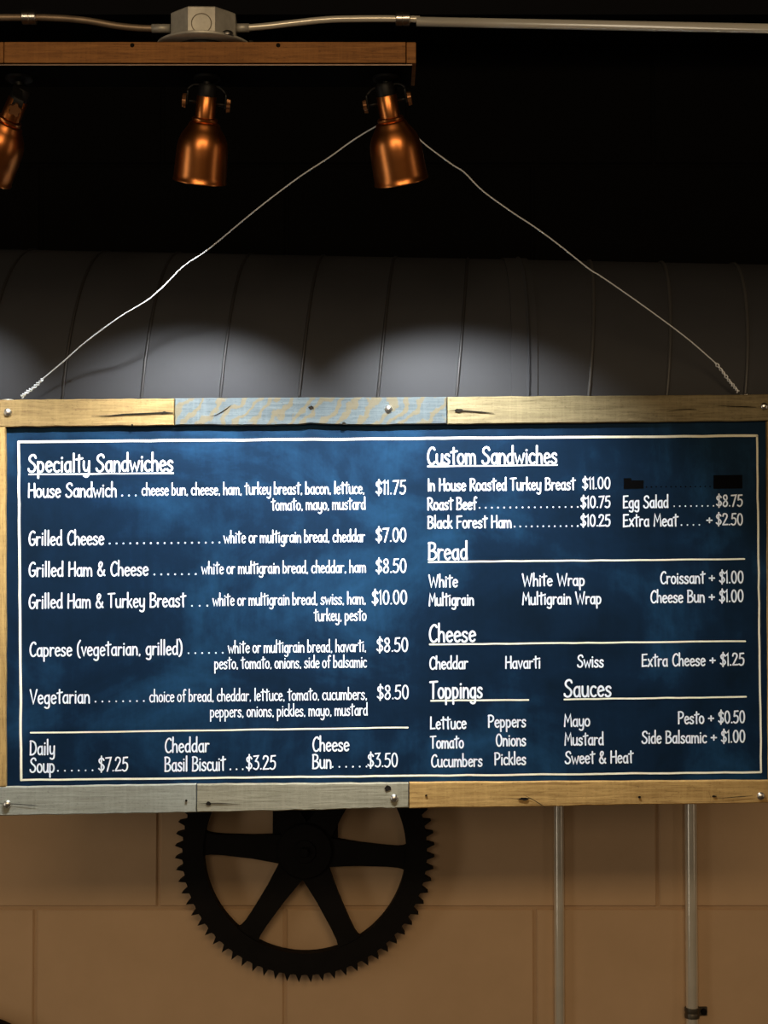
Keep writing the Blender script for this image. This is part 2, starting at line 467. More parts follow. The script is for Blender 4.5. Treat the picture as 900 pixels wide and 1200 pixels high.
# ------------------------------------------------------------------ hand lettering
def E(cx, cy, rx, ry, a0, a1, n=12):
    return [(cx + rx*math.cos(R(a0+(a1-a0)*i/n)), cy + ry*math.sin(R(a0+(a1-a0)*i/n))) for i in range(n+1)]
def Sp(*p): return [(v.x, v.y) for v in spline([Vector((a, b, 0)) for a, b in p], 4)]
X = .60
BOWL = Sp((.285, .47), (.23, .57), (.14, .58), (.05, .46), (.02, .26), (.07, .06), (.15, .01), (.23, .06), (.285, .18))
BOWR = Sp((.025, .45), (.08, .56), (.17, .58), (.26, .47), (.29, .28), (.24, .07), (.15, .0), (.07, .04), (.025, .14))
GL = {
 'a': (.33, [BOWL, [(.29, X), (.285, .25), (.31, 0)]]),
 'b': (.33, [[(.03, 1.06), (.02, 0)], BOWR]),
 'c': (.28, [E(.17, .30, .155, .30, 48, 312)]),
 'd': (.33, [BOWL, [(.30, 1.08), (.29, .3), (.31, 0)]]),
 'e': (.30, [[(.03, .29), (.275, .37)], E(.16, .30, .145, .30, 14, 318)]),
 'f': (.25, [Sp((.29, .98), (.22, 1.04), (.15, .98), (.12, .82), (.12, .4), (.12, 0)), [(0, .56), (.24, .60)]]),
 'g': (.33, [BOWL, Sp((.29, X), (.29, .2), (.29, -.12), (.25, -.29), (.14, -.33), (.03, -.26))]),
 'h': (.31, [[(.03, 1.08), (.02, 0)], Sp((.02, .36), (.08, .53), (.17, .59), (.25, .51), (.27, .34), (.28, 0))]),
 'i': (.10, [[(.05, X), (.045, 0)], [(.05, .80), (.055, .83)]]),
 'k': (.29, [[(.03, 1.06), (.02, 0)], [(.26, .60), (.03, .26)], [(.10, .33), (.28, 0)]]),
 'l': (.10, [[(.05, 1.07), (.045, 0)]]),
 'm': (.50, [[(.02, X), (.02, 0)], Sp((.02, .36), (.07, .53), (.14, .59), (.21, .52), (.24, .34), (.24, 0)), Sp((.24, .36), (.29, .53), (.36, .59), (.44, .52), (.47, .34), (.48, 0))]),
 'n': (.31, [[(.02, X), (.02, 0)], Sp((.02, .36), (.08, .53), (.17, .59), (.25, .51), (.28, .34), (.285, 0))]),
 'o': (.32, [E(.16, .30, .15, .30, 90, 450, 16)]),
 'p': (.33, [[(.02, X), (.03, -.36)], BOWR]),
 'r': (.23, [[(.02, X), (.02, 0)], Sp((.02, .34), (.07, .51), (.14, .585), (.23, .56))]),
 's': (.27, [Sp((.25, .50), (.20, .58), (.11, .585), (.04, .49), (.07, .37), (.16, .29), (.24, .19), (.22, .06), (.13, 0), (.03, .03), (.0, .10))]),
 't': (.25, [[(.13, .98), (.12, .3), (.135, 0)], [(-.02, .72), (.29, .79)]]),
 'u': (.32, [Sp((.02, X), (.02, .2), (.07, .03), (.15, 0), (.24, .07), (.29, .25)), [(.29, X), (.285, .2), (.31, 0)]]),
 'v': (.28, [[(0, X), (.135, 0), (.28, X)]]),
 'w': (.46, [[(0, X), (.11, 0), (.23, .46), (.34, 0), (.46, X)]]),
 'x': (.28, [[(.01, X), (.27, 0)], [(.26, X), (.0, 0)]]),
 'y': (.31, [Sp((.02, X), (.02, .26), (.07, .07), (.15, .04), (.23, .10), (.28, .28)), Sp((.29, X), (.285, .2), (.28, -.12), (.23, -.29), (.13, -.33), (.03, -.26))]),
 'A': (.42, [[(0, 0), (.2, 1), (.42, 0)], [(.07, .36), (.36, .36)]]),
 'B': (.38, [[(.03, 1), (.02, 0)], Sp((.0, .98), (.16, 1.0), (.30, .90), (.30, .68), (.18, .55), (.04, .52)), Sp((.04, .52), (.22, .51), (.35, .38), (.35, .16), (.21, .01), (.0, .0))]),
 'C': (.37, [Sp((.37, .88), (.31, .99), (.20, .98), (.08, .78), (.03, .45), (.08, .14), (.19, 0), (.31, .04), (.37, .14))]),
 'D': (.40, [[(.03, 1), (.02, 0)], Sp((.0, .98), (.16, .97), (.31, .82), (.38, .5), (.32, .18), (.17, .02), (.0, .0))]),
 'E': (.34, [[(.33, 1.0), (.03, .98), (.02, 0), (.33, .03)], [(.02, .52), (.27, .54)]]),
 'F': (.33, [[(.33, 1.0), (.03, .98), (.02, 0)], [(.02, .52), (.27, .54)]]),
 'G': (.40, [Sp((.37, .90), (.30, 1.0), (.19, .97), (.08, .77), (.03, .43), (.08, .12), (.19, 0), (.31, .07), (.37, .22), (.37, .40)), [(.22, .42), (.42, .42)]]),
 'H': (.40, [[(.03, 1), (.02, 0)], [(.37, 1), (.38, 0)], [(.02, .50), (.38, .54)]]),
 'I': (.10, [[(.05, 1), (.045, 0)]]),
 'L': (.32, [[(.04, 1), (.02, .02), (.32, .04)]]),
 'M': (.48, [[(.01, 0), (.06, 1), (.23, .38), (.41, 1), (.47, 0)]]),
 'O': (.42, [E(.21, .5, .19, .5, 90, 450, 18)]),
 'P': (.37, [[(.03, 1), (.02, 0)], Sp((.0, .96), (.17, 1.0), (.33, .88), (.34, .64), (.22, .48), (.03, .45))]),
 'R': (.38, [[(.03, 1), (.02, 0)], Sp((.0, .97), (.16, 1.0), (.31, .89), (.31, .66), (.19, .52), (.03, .48)), [(.12, .49), (.38, 0)]]),
 'S': (.37, [Sp((.36, .84), (.31, .97), (.20, 1.0), (.08, .90), (.06, .72), (.15, .58), (.27, .46), (.34, .28), (.28, .07), (.15, 0), (.03, .07), (.0, .18))]),
 'T': (.36, [[(.16, .98), (.15, 0)], [(-.02, .97), (.38, 1.0)]]),
 'V': (.40, [[(0, 1), (.19, 0), (.40, 1)]]),
 'W': (.60, [[(0, 1), (.14, 0), (.30, .78), (.44, 0), (.60, 1)]]),
 '&': (.44, [Sp((.43, .02), (.30, .22), (.14, .55), (.09, .80), (.17, .98), (.27, .90), (.24, .70), (.10, .48), (.02, .24), (.09, .03), (.23, .01), (.35, .18), (.41, .40))]),
 '$': (.38, [Sp((.35, .80), (.28, .92), (.16, .93), (.06, .82), (.07, .66), (.18, .54), (.30, .42), (.35, .26), (.27, .09), (.14, .07), (.02, .18)), [(.20, 1.10), (.18, -.08)]]),
 '0': (.38, [E(.19, .5, .165, .5, 90, 450, 18)]),
 '1': (.13, [[(.0, .86), (.08, 1.0), (.08, 0)]]),
 '2': (.37, [Sp((.03, .78), (.07, .95), (.19, 1.0), (.31, .90), (.31, .70), (.20, .42), (.02, .02)), [(.02, .02), (.37, .04)]]),
 '3': (.35, [[(.03, .97), (.31, 1.0), (.13, .60)], Sp((.13, .60), (.27, .55), (.33, .36), (.30, .13), (.17, 0), (.02, .08))]),
 '4': (.38, [[(.26, 0), (.26, 1), (.0, .3), (.38, .3)]]),
 '5': (.36, [[(.33, 1.0), (.09, .98), (.05, .56)], Sp((.05, .56), (.18, .62), (.31, .52), (.33, .28), (.26, .07), (.13, 0), (.01, .09))]),
 '6': (.36, [Sp((.29, .98), (.13, .80), (.03, .45), (.04, .15), (.16, 0), (.30, .10), (.32, .32), (.20, .48), (.05, .36))]),
 '7': (.35, [[(.01, .97), (.34, 1.0), (.10, 0)]]),
 '8': (.36, [Sp((.30, .82), (.24, .98), (.13, .98), (.05, .84), (.10, .66), (.23, .50), (.32, .28), (.26, .06), (.14, 0), (.03, .12), (.06, .32), (.20, .52), (.29, .68), (.30, .82))]),
 '.': (.09, [[(.04, .02), (.05, .04)]]),
 ',': (.11, [[(.06, .05), (.045, -.05)]]),
 '+': (.36, [[(.18, .62), (.18, .22)], [(.0, .42), (.36, .42)]]),
 '(': (.20, [Sp((.20, 1.1), (.06, .8), (.03, .4), (.08, .02), (.17, -.14))]),
 ')': (.20, [Sp((.02, 1.1), (.14, .8), (.17, .4), (.12, .02), (.02, -.14))]),
 ' ': (.25, []),
}
GAP = .085
PAINT_Y = -.0005
def ribbon(bm, pts, wd, y):
    """a painted stroke with round ends"""
    P = []
    for p in pts:
        v = Vector((p[0], p[1]))
        if not P or (v - P[-1]).length > 1e-6: P.append(v)
    n = len(P)
    if n < 2: return
    h = wd/2; L, Rr = [], []
    for i in range(n):
        t0 = (P[i]-P[i-1]).normalized() if i else (P[1]-P[0]).normalized()
        t1 = (P[i+1]-P[i]).normalized() if i < n-1 else t0
        tt = t0 + t1
        tt = tt.normalized() if tt.length > 1e-4 else t0
        nn = Vector((-tt.y, tt.x)); k = max(.55, abs(nn.dot(Vector((-t0.y, t0.x)))))
        L.append(P[i] + nn*h/k); Rr.append(P[i] - nn*h/k)
    vl = [bm.verts.new((q.x, y, q.y)) for q in L]; vr = [bm.verts.new((q.x, y, q.y)) for q in Rr]
    for i in range(n-1): bm.faces.new((vl[i], vr[i], vr[i+1], vl[i+1]))
    for end, (a, b, tv) in ((0, (vr[0], vl[0], (P[0]-P[1]).normalized())), (1, (vl[-1], vr[-1], (P[-1]-P[-2]).normalized()))):
        c = P[0] if end == 0 else P[-1]
        nn = Vector((-tv.y, tv.x))*h
        arc = [bm.verts.new((c.x + (nn*math.cos(a_) + tv*h*math.sin(a_)).x, y, c.y + (nn*math.cos(a_) + tv*h*math.sin(a_)).y)) for a_ in (R(45), R(90), R(135))]
        bm.faces.new([a] + arc + [b] if (Vector((a.co.x, a.co.z))-c-nn).length < h*.5 else [b] + arc + [a])
def write(text, x0, x1, yb, cap, wd, name='lettering', kindword='lettering', m='chalk'):
    u0, v0 = loc(x0, yb); u1, _ = loc(x1, yb)
    x = 0; items = []
    for ch in text:
        wch, st = GL[ch]
        if ch == ' ' and cap < 13.5: wch = .19
        items.append((x, st)); x += wch + (GAP if ch != ' ' else 0.02)
    total = x - GAP
    sx = (u1-u0)/total; sy = cap*S
    bm = bmesh.new(); rnd = random.Random(text)
    for gx, st in items:
        dy = rnd.uniform(-.012, .012); lean = rnd.uniform(-.012, .022)
        for s_ in st:
            ribbon(bm, [(u0 + (gx + a + lean*b*.5)*sx, v0 + (b+dy)*sy) for a, b in s_], wd*S, PAINT_Y)
    bmesh.ops.recalc_face_normals(bm, faces=bm.faces[:])
    for f in bm.faces:
        if f.normal.y > 0: f.normal_flip()
    o = obj(name, bm, M[m], board)
    o['label'] = 'white hand painted %s reading %s' % (kindword, text)
def dots(x0, x1, n, yb, r=1.05, m='chalk'):
    bm = bmesh.new(); u0, v0 = loc(x0, yb); u1, _ = loc(x1, yb)
    for i in range(n):
        cx = u0 + (u1-u0)*(i/(n-1) if n > 1 else 0); cz = v0 + r*S
        vs = [bm.verts.new((cx + r*S*math.cos(a), PAINT_Y, cz + r*S*math.sin(a))) for a in [-2*PI*k/8 for k in range(8)]]
        f = bm.faces.new(vs)
        f.normal_update()
        if f.normal.y > 0: f.normal_flip()
    o = obj('dot_leader', bm, M[m], board); o['label'] = 'row of white dots leading to the price' if m == 'chalk' else 'row of blacked out dots'
def rule(x0, y0, x1, y1, wd, m='cream', name='underline', k=14):
    bm = bmesh.new(); rnd = random.Random(x0*3+y1)
    a, b = Vector(loc(x0, y0)), Vector(loc(x1, y1))
    pts = [a.lerp(b, i/k) + Vector((rnd.uniform(-.25, .25)*S, rnd.uniform(-.25, .25)*S)) for i in range(k+1)]
    ribbon(bm, pts, wd*S, PAINT_Y+.0001)
    bmesh.ops.recalc_face_normals(bm, faces=bm.faces[:])
    for f in bm.faces:
        if f.normal.y > 0: f.normal_flip()
    o = obj(name, bm, M[m], board); return o

HD, IT, SM, PR = 2.35, 1.85, 1.4, 1.75
def heading(t, x0, x1, y, cap=19.5): write(t, x0, x1, y, cap, HD, 'heading', 'heading')
def item(t, x0, x1, y, cap=16): write(t, x0, x1, y, cap, IT, 'menu_item', 'menu item')
def small(t, x0, x1, y, cap=13.4): write(t, x0, x1, y, cap, SM, 'description', 'description')
def price(t, x0, x1, y, cap=15.6): write(t, x0, x1, y, cap, PR, 'price', 'price')
heading('Specialty Sandwiches', 33.5, 202.5, 553)
rule(34, 556, 203, 554.3, 1.7, 'chalk')
item('House Sandwich', 33.5, 136.5, 582.8); dots(143.2, 159.2, 3, 581.8); small('cheese bun, cheese, ham, turkey breast, bacon, lettuce,', 166.5, 427, 580.5)
small('tomato, mayo, mustard', 318.5, 428, 597.8); price('$11.75', 440.5, 475.5, 579)
item('Grilled Cheese', 34, 121.5, 639); dots(128.6, 257.2, 17, 638); small('white or multigrain bread, cheddar', 262.5, 427.5, 636.2); price('$7.00', 440.5, 475.8, 634.8)
item('Grilled Ham & Cheese', 34, 173.5, 675.6); dots(181, 229.4, 7, 674.3); small('white or multigrain bread, cheddar, ham', 236.5, 428.5, 672.6); price('$8.50', 440.5, 476, 671)
item('Grilled Ham & Turkey Breast', 34, 217, 712.8); dots(225, 243, 3, 711); small('white or multigrain bread, swiss, ham,', 249.5, 428.5, 709.6)
small('turkey, pesto', 368.5, 429, 727.6); price('$10.00', 436, 476.8, 708)
item('Caprese (vegetarian, grilled)', 35, 213.5, 769); dots(221, 261, 6, 766.5); small('white or multigrain bread, havarti,', 267.5, 429, 765.2)
small('pesto, tomato, onions, side of balsamic', 251.5, 429.5, 783.8); price('$8.50', 441.5, 478, 763.6)
item('Vegetarian', 35.5, 105, 824.6); dots(112, 168.6, 8, 823.2); small('choice of bread, cheddar, lettuce, tomato, cucumbers,', 175.5, 430, 822.6)
small('peppers, onions, pickles, mayo, mustard', 246.5, 430.5, 840.4); price('$8.50', 442, 478.8, 819.2)
rule(36, 858.8, 478, 852.4, 1.9, name='divider_line', k=26)
item('Daily', 35.5, 64, 884.4); item('Soup', 35.5, 64, 905); dots(68, 108.5, 6, 904.3); price('$7.25', 115.5, 149.8, 903.6)
item('Cheddar', 193.5, 245, 881.6); item('Basil Biscuit', 193.5, 263.5, 903.6); dots(270, 284.5, 3, 902.6); price('$3.25', 288.5, 323, 901.8)
item('Cheese', 366.5, 408.8, 880.2); item('Bun', 366.5, 388, 900.4); dots(389.8, 429.5, 6, 899.8); price('$3.50', 431, 466, 898.8)
heading('Custom Sandwiches', 501, 652.5, 544.2); rule(501.5, 546.6, 653, 544.8, 1.7, 'chalk')
CI, CP = 13.8, 13.2
item('In House Roasted Turkey Breast', 501.5, 673.5, 575.2, CI); price('$11.00', 682.5, 715, 572.8, CP)
item('Roast Beef', 501.5, 558, 597.4, CI); dots(562, 677, 17, 596, .95); price('$10.75', 680.5, 715, 595, CP)
item('Black Forest Ham', 501.5, 599, 619, CI); dots(603, 677, 12, 618, .95); price('$10.25', 680.5, 715, 616.8, CP)
item('Egg Salad', 730.5, 782.8, 595.2, CI); dots(790, 836, 8, 594.2, .95); price('$8.75', 839.5, 870, 593.4, CP)
item('Extra Meat', 730.5, 793.8, 616.8, CI); dots(798.5, 819.5, 4, 616.2, .95); price('+ $2.50', 828.5, 870.3, 615.4, CP)
heading('Bread', 502.5, 547.5, 655.8); rule(502.5, 658.6, 872, 655.2, 2.0, 'cream', k=24)
item('White', 503, 536, 688, CI); item('White Wrap', 612.5, 685, 686.6, CI); item('Croissant + $1.00', 774, 871, 684, CI)
item('Multigrain', 503, 555, 709.6, CI); item('Multigrain Wrap', 612.5, 704.5, 708.4, CI); item('Cheese Bun + $1.00', 762.5, 871, 706.2, CI)
heading('Cheese', 503, 557, 752.2); rule(503.5, 755.3, 873, 751.3, 2.0, 'cream', k=24)
item('Cheddar', 503.5, 548, 784, CI); item('Havarti', 592.5, 633, 783.2, CI); item('Swiss', 677, 707, 781.8, CI); item('Extra Cheese + $1.25', 752.5, 872, 780.8, CI)
heading('Toppings', 504.5, 565, 818.2); rule(505, 821, 619, 820, 2.0, 'cream', k=10)
heading('Sauces', 661.5, 716, 816.6); rule(661.5, 819.5, 874, 816.6, 2.0, 'cream', k=16)
item('Lettuce', 504.5, 546, 854.2, CI); item('Peppers', 572.5, 616, 852.2, CI); item('Mayo', 661.5, 691, 851.2, CI); item('Pesto + $0.50', 795, 872.8, 848, CI)
item('Tomato', 505, 543, 876.8, CI); item('Onions', 581.5, 616, 874.2, CI); item('Mustard', 662, 707, 873.2, CI); item('Side Balsamic + $1.00', 752.5, 873, 871.2, CI)
item('Cucumbers', 505.5, 565, 898.6, CI); item('Pickles', 580, 616, 896.2, CI); item('Sweet & Heat', 662.5, 741.5, 894.8, CI)
# blacked-out entry
def patch(pts):
    bm = bmesh.new(); P = [loc(*p) for p in pts]
    f = bm.faces.new([bm.verts.new((u, -.0004, v)) for u, v in P]); f.normal_update()
    if f.normal.y > 0: f.normal_flip()
    r_ = bmesh.ops.extrude_face_region(bm, geom=[f])
    bmesh.ops.translate(bm, verts=[v for v in r_['geom'] if isinstance(v, bmesh.types.BMVert)], vec=(0, -.0002, 0))
    o = obj('cover_patch', bm, M['blackout'], board); o['label'] = 'black patch covering one line of the menu'
patch([(730.7, 572.8), (730.7, 560.4), (739.4, 560.2), (740.2, 563), (753.8, 562.8), (753.8, 572.4)])
patch([(836, 572.8), (836, 557), (869.8, 556.6), (869.8, 572.4)])
dots(757.5, 832, 14, 571.6, .9, 'blackout')
# painted border
BL = [(21.8, 517.8), (887, 510.6), (891.8, 904.8), (25, 914)]
bl_o = bmesh.new()
for i in range(4):
    a, b = BL[i], BL[(i+1) % 4]; k = 40 if i % 2 == 0 else 22
    A_, B_ = Vector(loc(*a)), Vector(loc(*b)); rnd = random.Random(i)
    pts = [A_.lerp(B_, j/k) + Vector((rnd.uniform(-.35, .35)*S, rnd.uniform(-.35, .35)*S))*(1 if 0 < j < k else 0) for j in range(k+1)]
    ribbon(bl_o, pts, (2.9 if i in (0, 3) else 2.3)*S, PAINT_Y+.0001)
for f in bl_o.faces:
    f.normal_update()
    if f.normal.y > 0: f.normal_flip()
o = obj('border_line', bl_o, M['cream'], board); o['label'] = 'cream painted line round the menu'

# ------------------------------------------------------------------ wooden light bar with its steel tray
YL = 1.74
A0, A1 = at(0, 49, YL), at(476, 73.5, YL)
zt, zb = A0.z, A1.z
xe0, xe1 = at(476, 60, YL).x, at(487.5, 60, YL).x
bar = thing('light_bar', 'brown wooden bar along the ceiling carrying the copper spotlights', 'light bar', (0, YL, zb))
def bx(name, a, b, m, parent, bev=.0006, base=None):
    bm = bmesh.new(); base = base or parent.location
    c = [(p+q)/2 for p, q in zip(a, b)]
    h = [abs(q-p)/2 for p, q in zip(a, b)]
    box(bm, [-v for v in h], h, bev)
    o = obj(name, bm, m, parent); o.location = Vector(c) - Vector(base); return o
xs_ = at(4.5, 60, YL).x; DB = .085
bx('front_board', (-XW, YL, zb), (xs_-.0004, YL+.018, zt), M['bar_wood'], bar)
bx('front_board', (xs_+.0004, YL, zb), (xe0-.0006, YL+.018, zt), M['bar_wood'], bar)
bx('back_board', (-XW, YL+DB-.018, zb), (xe0-.0006, YL+DB, zt), M['bar_wood'], bar)
bx('top_board', (-XW, YL+.018, zt-.010), (xe0-.0006, YL+DB-.018, zt-.0003), M['bar_wood'], bar)
o = bx('end_board', (xe0+.0004, YL+.001, zb), (xe1, YL+DB, zt), M['bar_wood'], bar)
zp = at(200, 77.4, YL+.004).z
bx('bottom_plate', (-XW, YL+.003, zp), (at(483, 77, YL).x, YL+DB-.003, zb+.0002), mat('black_tray_paint', (.0012, .0012, .0012), .9, 0, .05), bar, .0004)
bx('tray_lip', (-XW, YL+.0015, zp), (at(483, 77, YL).x, YL+.003, zp+.0012), mat('brown_steel_tray', (.20, .14, .10), .4, .8), bar, 0)
for px in (155, 326):
    p = at(px, 53, YL); bm = bmesh.new(); lathe(bm, [(0, .0009), (.0022, .0008), (.0026, 0), (.0026, -.001)], 10)
    s_ = obj('screw', bm, M['hole'], bar, smooth=True); s_.location = p - bar.location; s_.rotation_euler = (PI/2, 0, 0); s_['label'] = 'dark countersunk screw'

# ------------------------------------------------------------------ junction box on the bar
YX = YL + .042
px_m = YX / F
cb = at(239.5, 45, YX); cb.z = zt
jb = thing('junction_box', 'eight-sided grey steel junction box standing on the wooden bar', 'junction box', cb)
bm = bmesh.new(); lathe(bm, [(0, 0), (.037, 0), (.037, .0052), (0, .0052)], 32); obj('spacer_ring', bm, M['black_metal'], jb)
bm = bmesh.new(); lathe(bm, [(0, .005), (.054, .005), (.0558, .0062), (.0558, .0084), (.054, .0094), (0, .0094)], 48)
smart(obj('base_plate', bm, M['galv'], jb), 35)
bm = bmesh.new(); rB = .0405
hB = at(237, 9.5, YX-.03).z - zt
lathe(bm, [(0, .0092), (rB, .0092), (rB, hB-.0015), (rB-.0015, hB), (0, hB)], 8)
ob = obj('box_body', bm, M['galv'], jb); ob.rotation_euler = (0, 0, R(22.5+1.5))
bm = bmesh.new()                                       # knockout ring on the front face
for k in range(24):
    a = 2*PI*k/24; b = 2*PI*(k+1)/24
    for (r0, r1) in ((.0108, .0120),):
        vs = [bm.verts.new((r*math.cos(q), -.0002, r*math.sin(q))) for r, q in ((r0, a), (r1, a), (r1, b), (r0, b))]
        bm.faces.new(vs)
ko = obj('knockout_ring', bm, M['clamp'], jb)
ap = rB*math.cos(PI/8)
ko.location = (ap*math.sin(R(1.5)), -ap*math.cos(R(1.5))-.0002, hB*.53); ko.rotation_euler = (0, 0, R(1.5))
for px, big in ((266, 1), (184, 0), (292, 0)):
    p = at(px, 44, YX-.044)
    if big:
        s_ = obj('screw', dome(.0075, .005), M['bright'], jb, smooth=True); s_.location = Vector((p.x, YX-.041, zt+.009)) - cb
    else:
        bm = bmesh.new(); lathe(bm, [(0, .010), (.0022, .0095), (.0022, .006), (.0034, .0058), (.0034, 0), (0, 0)], 10)
        s_ = obj('screw', bm, M['bright'], jb, smooth=True); s_.location = Vector((p.x, YX-.018, zt)) - cb

# ------------------------------------------------------------------ conduits across the top
def coupling(px, py, Y, rr_, parent):
    for d in (-4.2, 4.2):
        bm = bmesh.new(); lathe(bm, [(0, -.0042), (rr_*.9, -.0042), (rr_, -.0034), (rr_, .0034), (rr_*.9, .0042), (0, .0042)], 20)
        o = obj('coupling_ring', bm, M['bright'], parent, smooth=False); smart(o); o.location = at(px+d, py, Y) - parent.location; o.rotation_euler = (0, PI/2, 0)
def pipe(name, label, pts, r, m, Y):
    P = spline([at(px, py, Y) for px, py in pts], 6)
    o = thing(name, label, 'conduit', P[0])
    bm = bmesh.new(); tube(bm, [p - P[0] for p in P], r, 14); obj('tube', bm, m, o, smooth=True)
    return o
c1 = pipe('conduit', 'thin brown steel conduit bending down into the near side of the box above the middle lamp', [(-1600, 20), (-400, 20), (0, 20.5), (60, 21), (100, 24), (135, 30), (165, 33), (190, 33.5)], .0040, M['cable'], YX)
c1['label'] = 'thin brown steel conduit with a twin ring coupling, bending down into the junction box'
coupling(34.5, 20.5, YX, .0083, c1)
bm = bmesh.new(); tube(bm, [at(178, 33.4, YX) - c1.location, at(199.5, 33.5, YX) - c1.location], .0052, 14); obj('connector', bm, M['galv'], c1, smooth=True)
c2 = pipe('conduit', 'straighter pale steel conduit running from the junction box to the far wall', [(284, 33), (310, 31), (345, 27), (385, 23), (430, 22), (470, 22.2), (492, 22.6)], .0040, M['conduit'], YX)
coupling(472, 22.4, YX, .0078, c2)
bm = bmesh.new(); tube(bm, [at(275, 33, YX) - c2.location, at(292, 32.6, YX) - c2.location], .0052, 14); obj('connector', bm, M['galv'], c2, smooth=True)
c2['label'] = 'pale steel conduit leaving the junction box and widening after its coupling'
P0 = at(488, 25.3, YX); P1 = at(900, 33.5, YX); xr_ = XW
P2 = P0 + (P1-P0)*((xr_-P0.x)/(P1.x-P0.x))
bm = bmesh.new(); tube(bm, [p - c2.location for p in (P0, P0.lerp(P2, .5), P2)], .0056, 18); obj('wide_tube', bm, M['conduit'], c2, smooth=True)

# ------------------------------------------------------------------ copper spotlights
def lamp(label, pivot, rim, yoke_turn=0.0, power=SPOT_POWER, warm=None):
    """pivot: top of the copper neck; rim: centre of the shade's mouth"""
    ax = (rim - pivot); Ln = ax.length; ax.normalize()
    t = thing('spotlight', label, 'lamp', pivot, group='copper spotlights under the wooden bar')
    q = Vector((0, 0, -1)).rotation_difference(ax)
    k = Ln / .118
    kr = k*1.12
    def P(prof): return [(r*kr, -z*k) for r, z in prof]
    def part(name, prof, m, n=40, parent=t):
        bm = bmesh.new(); lathe(bm, P(prof), n); o = obj(name, bm, m, parent); smart(o, 45)
        if parent is t: o.rotation_mode = 'QUATERNION'; o.rotation_quaternion = q
        return o
    part('socket', [(0, -.016), (.0095, -.016), (.0118, -.012), (.0118, .002), (0, .002)], M['black_metal'])
    part('neck', [(0, 0), (.0112, 0), (.0122, .0012), (.0124, .031), (0, .031)], M['copper'])
    part('collar', [(0, .0300), (.0145, .0300), (.0160, .0315), (.0160, .0345), (.0150, .0360), (0, .0360)], M['copper'])
    part('shade', [(.0120, .0350), (.0175, .0365), (.0190, .0385), (.0200, .0420), (.0235, .0475), (.0275, .0545), (.0303, .0630), (.0316, .0720),
                   (.0322, .0850), (.0328, .1080), (.0331, .1150), (.0338, .1160), (.0338, .1180), (.0322, .1182), (.0318, .1150), (.0312, .0850), (.0296, .0640),
                   (.0225, .0490), (.0165, .0400), (.0120, .0380)], M['copper'], 48)
    part('bulb', [(0, .096), (.016, .095), (.0235, .091), (.0245, .086), (.020, .072), (.012, .052), (0, .050)], bulb_mat, 24)
    # yoke: canopy, stem, two arms and wing knobs, hung from the bar
    side = Vector((math.cos(yoke_turn), math.sin(yoke_turn), 0)); side = (side - ax*side.dot(ax)).normalized()
    ztop = zb - pivot.z
    top = Vector((pivot.x - pivot.x, 0, ztop - .004)) - ax*0.0
    top = Vector((0, 0, zp - pivot.z))
    bm = bmesh.new(); lathe(bm, [(0, 0), (.016, 0), (.016, -.003), (.0125, -.005), (.005, -.006), (.005, -.010), (0, -.010)], 24)
    o = obj('canopy', bm, M['black_metal'], t); smart(o); o.location = top
    piv = ax*(.010*k)
    hw = .0235*kr
    kt = Vector((0, 0, zp - pivot.z - .0095))
    arm_w = .012
    bm = bmesh.new()                                   # bent flat strap
    path = spline([piv - side*hw + ax*.004, piv - side*hw - ax*.010, kt*.75 + piv*.25 - side*hw*.93, kt - side*hw*.6, kt, kt + side*hw*.6, kt*.75 + piv*.25 + side*hw*.93, piv + side*hw - ax*.010, piv + side*hw + ax*.004], 4)
    depth = ax.cross(side).normalized()
    rows = []
    for i, p in enumerate(path):
        tg = (path[min(i+1, len(path)-1)] - path[max(i-1, 0)]).normalized()
        nn = depth.cross(tg).normalized()
        rows.append([bm.verts.new(p + depth*a*arm_w/2 + nn*b*.0008) for a, b in ((-1, -1), (1, -1), (1, 1), (-1, 1))])
    for a, b in zip(rows, rows[1:]):
        for j in range(4): bm.faces.new((a[j], a[(j+1) % 4], b[(j+1) % 4], b[j]))
    bm.faces.new(rows[0]); bm.faces.new(rows[-1][::-1])
    bmesh.ops.recalc_face_normals(bm, faces=bm.faces[:])
    obj('yoke', bm, M['black_metal'], t)
    for s_ in (-1, 1):
        c = piv + side*s_*hw
        bm = bmesh.new(); tube(bm, [piv + side*s_*.0115*kr, c + side*s_*.003], .0022, 10); obj('pivot_bolt', bm, M['black_metal'], t, smooth=True)
        bm = bmesh.new()                               # star knob
        pr = []
        for kk in range(20):
            a = 2*PI*kk/20; r = .0085 if (kk % 4) < 2 else .0062
            pr.append((r*math.cos(a), r*math.sin(a)))
        lo = [bm.verts.new((x, y, 0)) for x, y in pr]; hi = [bm.verts.new((x*.9, y*.9, .0042)) for x, y in pr]
        for j in range(20): bm.faces.new((lo[j], lo[(j+1) % 20], hi[(j+1) % 20], hi[j]))
        bm.faces.new(lo[::-1]); bm.faces.new(hi)
        o = obj('knob', bm, M['knob'], t); o.rotation_mode = 'QUATERNION'
        o.rotation_quaternion = Vector((0, 0, 1)).rotation_difference(side*s_); o.location = c + side*s_*.0015
    l = bpy.data.lights.new('bulb_light', 'SPOT'); l.energy = power; l.color = warm or SPOT_COLOR
    l.spot_size = R(78); l.spot_blend = 1.0; l.shadow_soft_size = .007
    lo = bpy.data.objects.new('bulb_light', l); COL.objects.link(lo); lo.parent = t
    lo.rotation_mode = 'QUATERNION'; lo.rotation_quaternion = Vector((0, 0, -1)).rotation_difference(Vector((ax.x, math.tan(R(30))*-ax.z, ax.z)).normalized()); lo.location = ax*Ln*.90
    return t
M['knob'] = noisy('tarnished_copper_knob', (.34, .15, .06), (.46, .22, .10), 50, .4, .9, 0)
bulb_mat = mat('glowing_bulb_glass', (.8, .85, .9), .3)
bb = bulb_mat.node_tree.nodes['Principled BSDF']
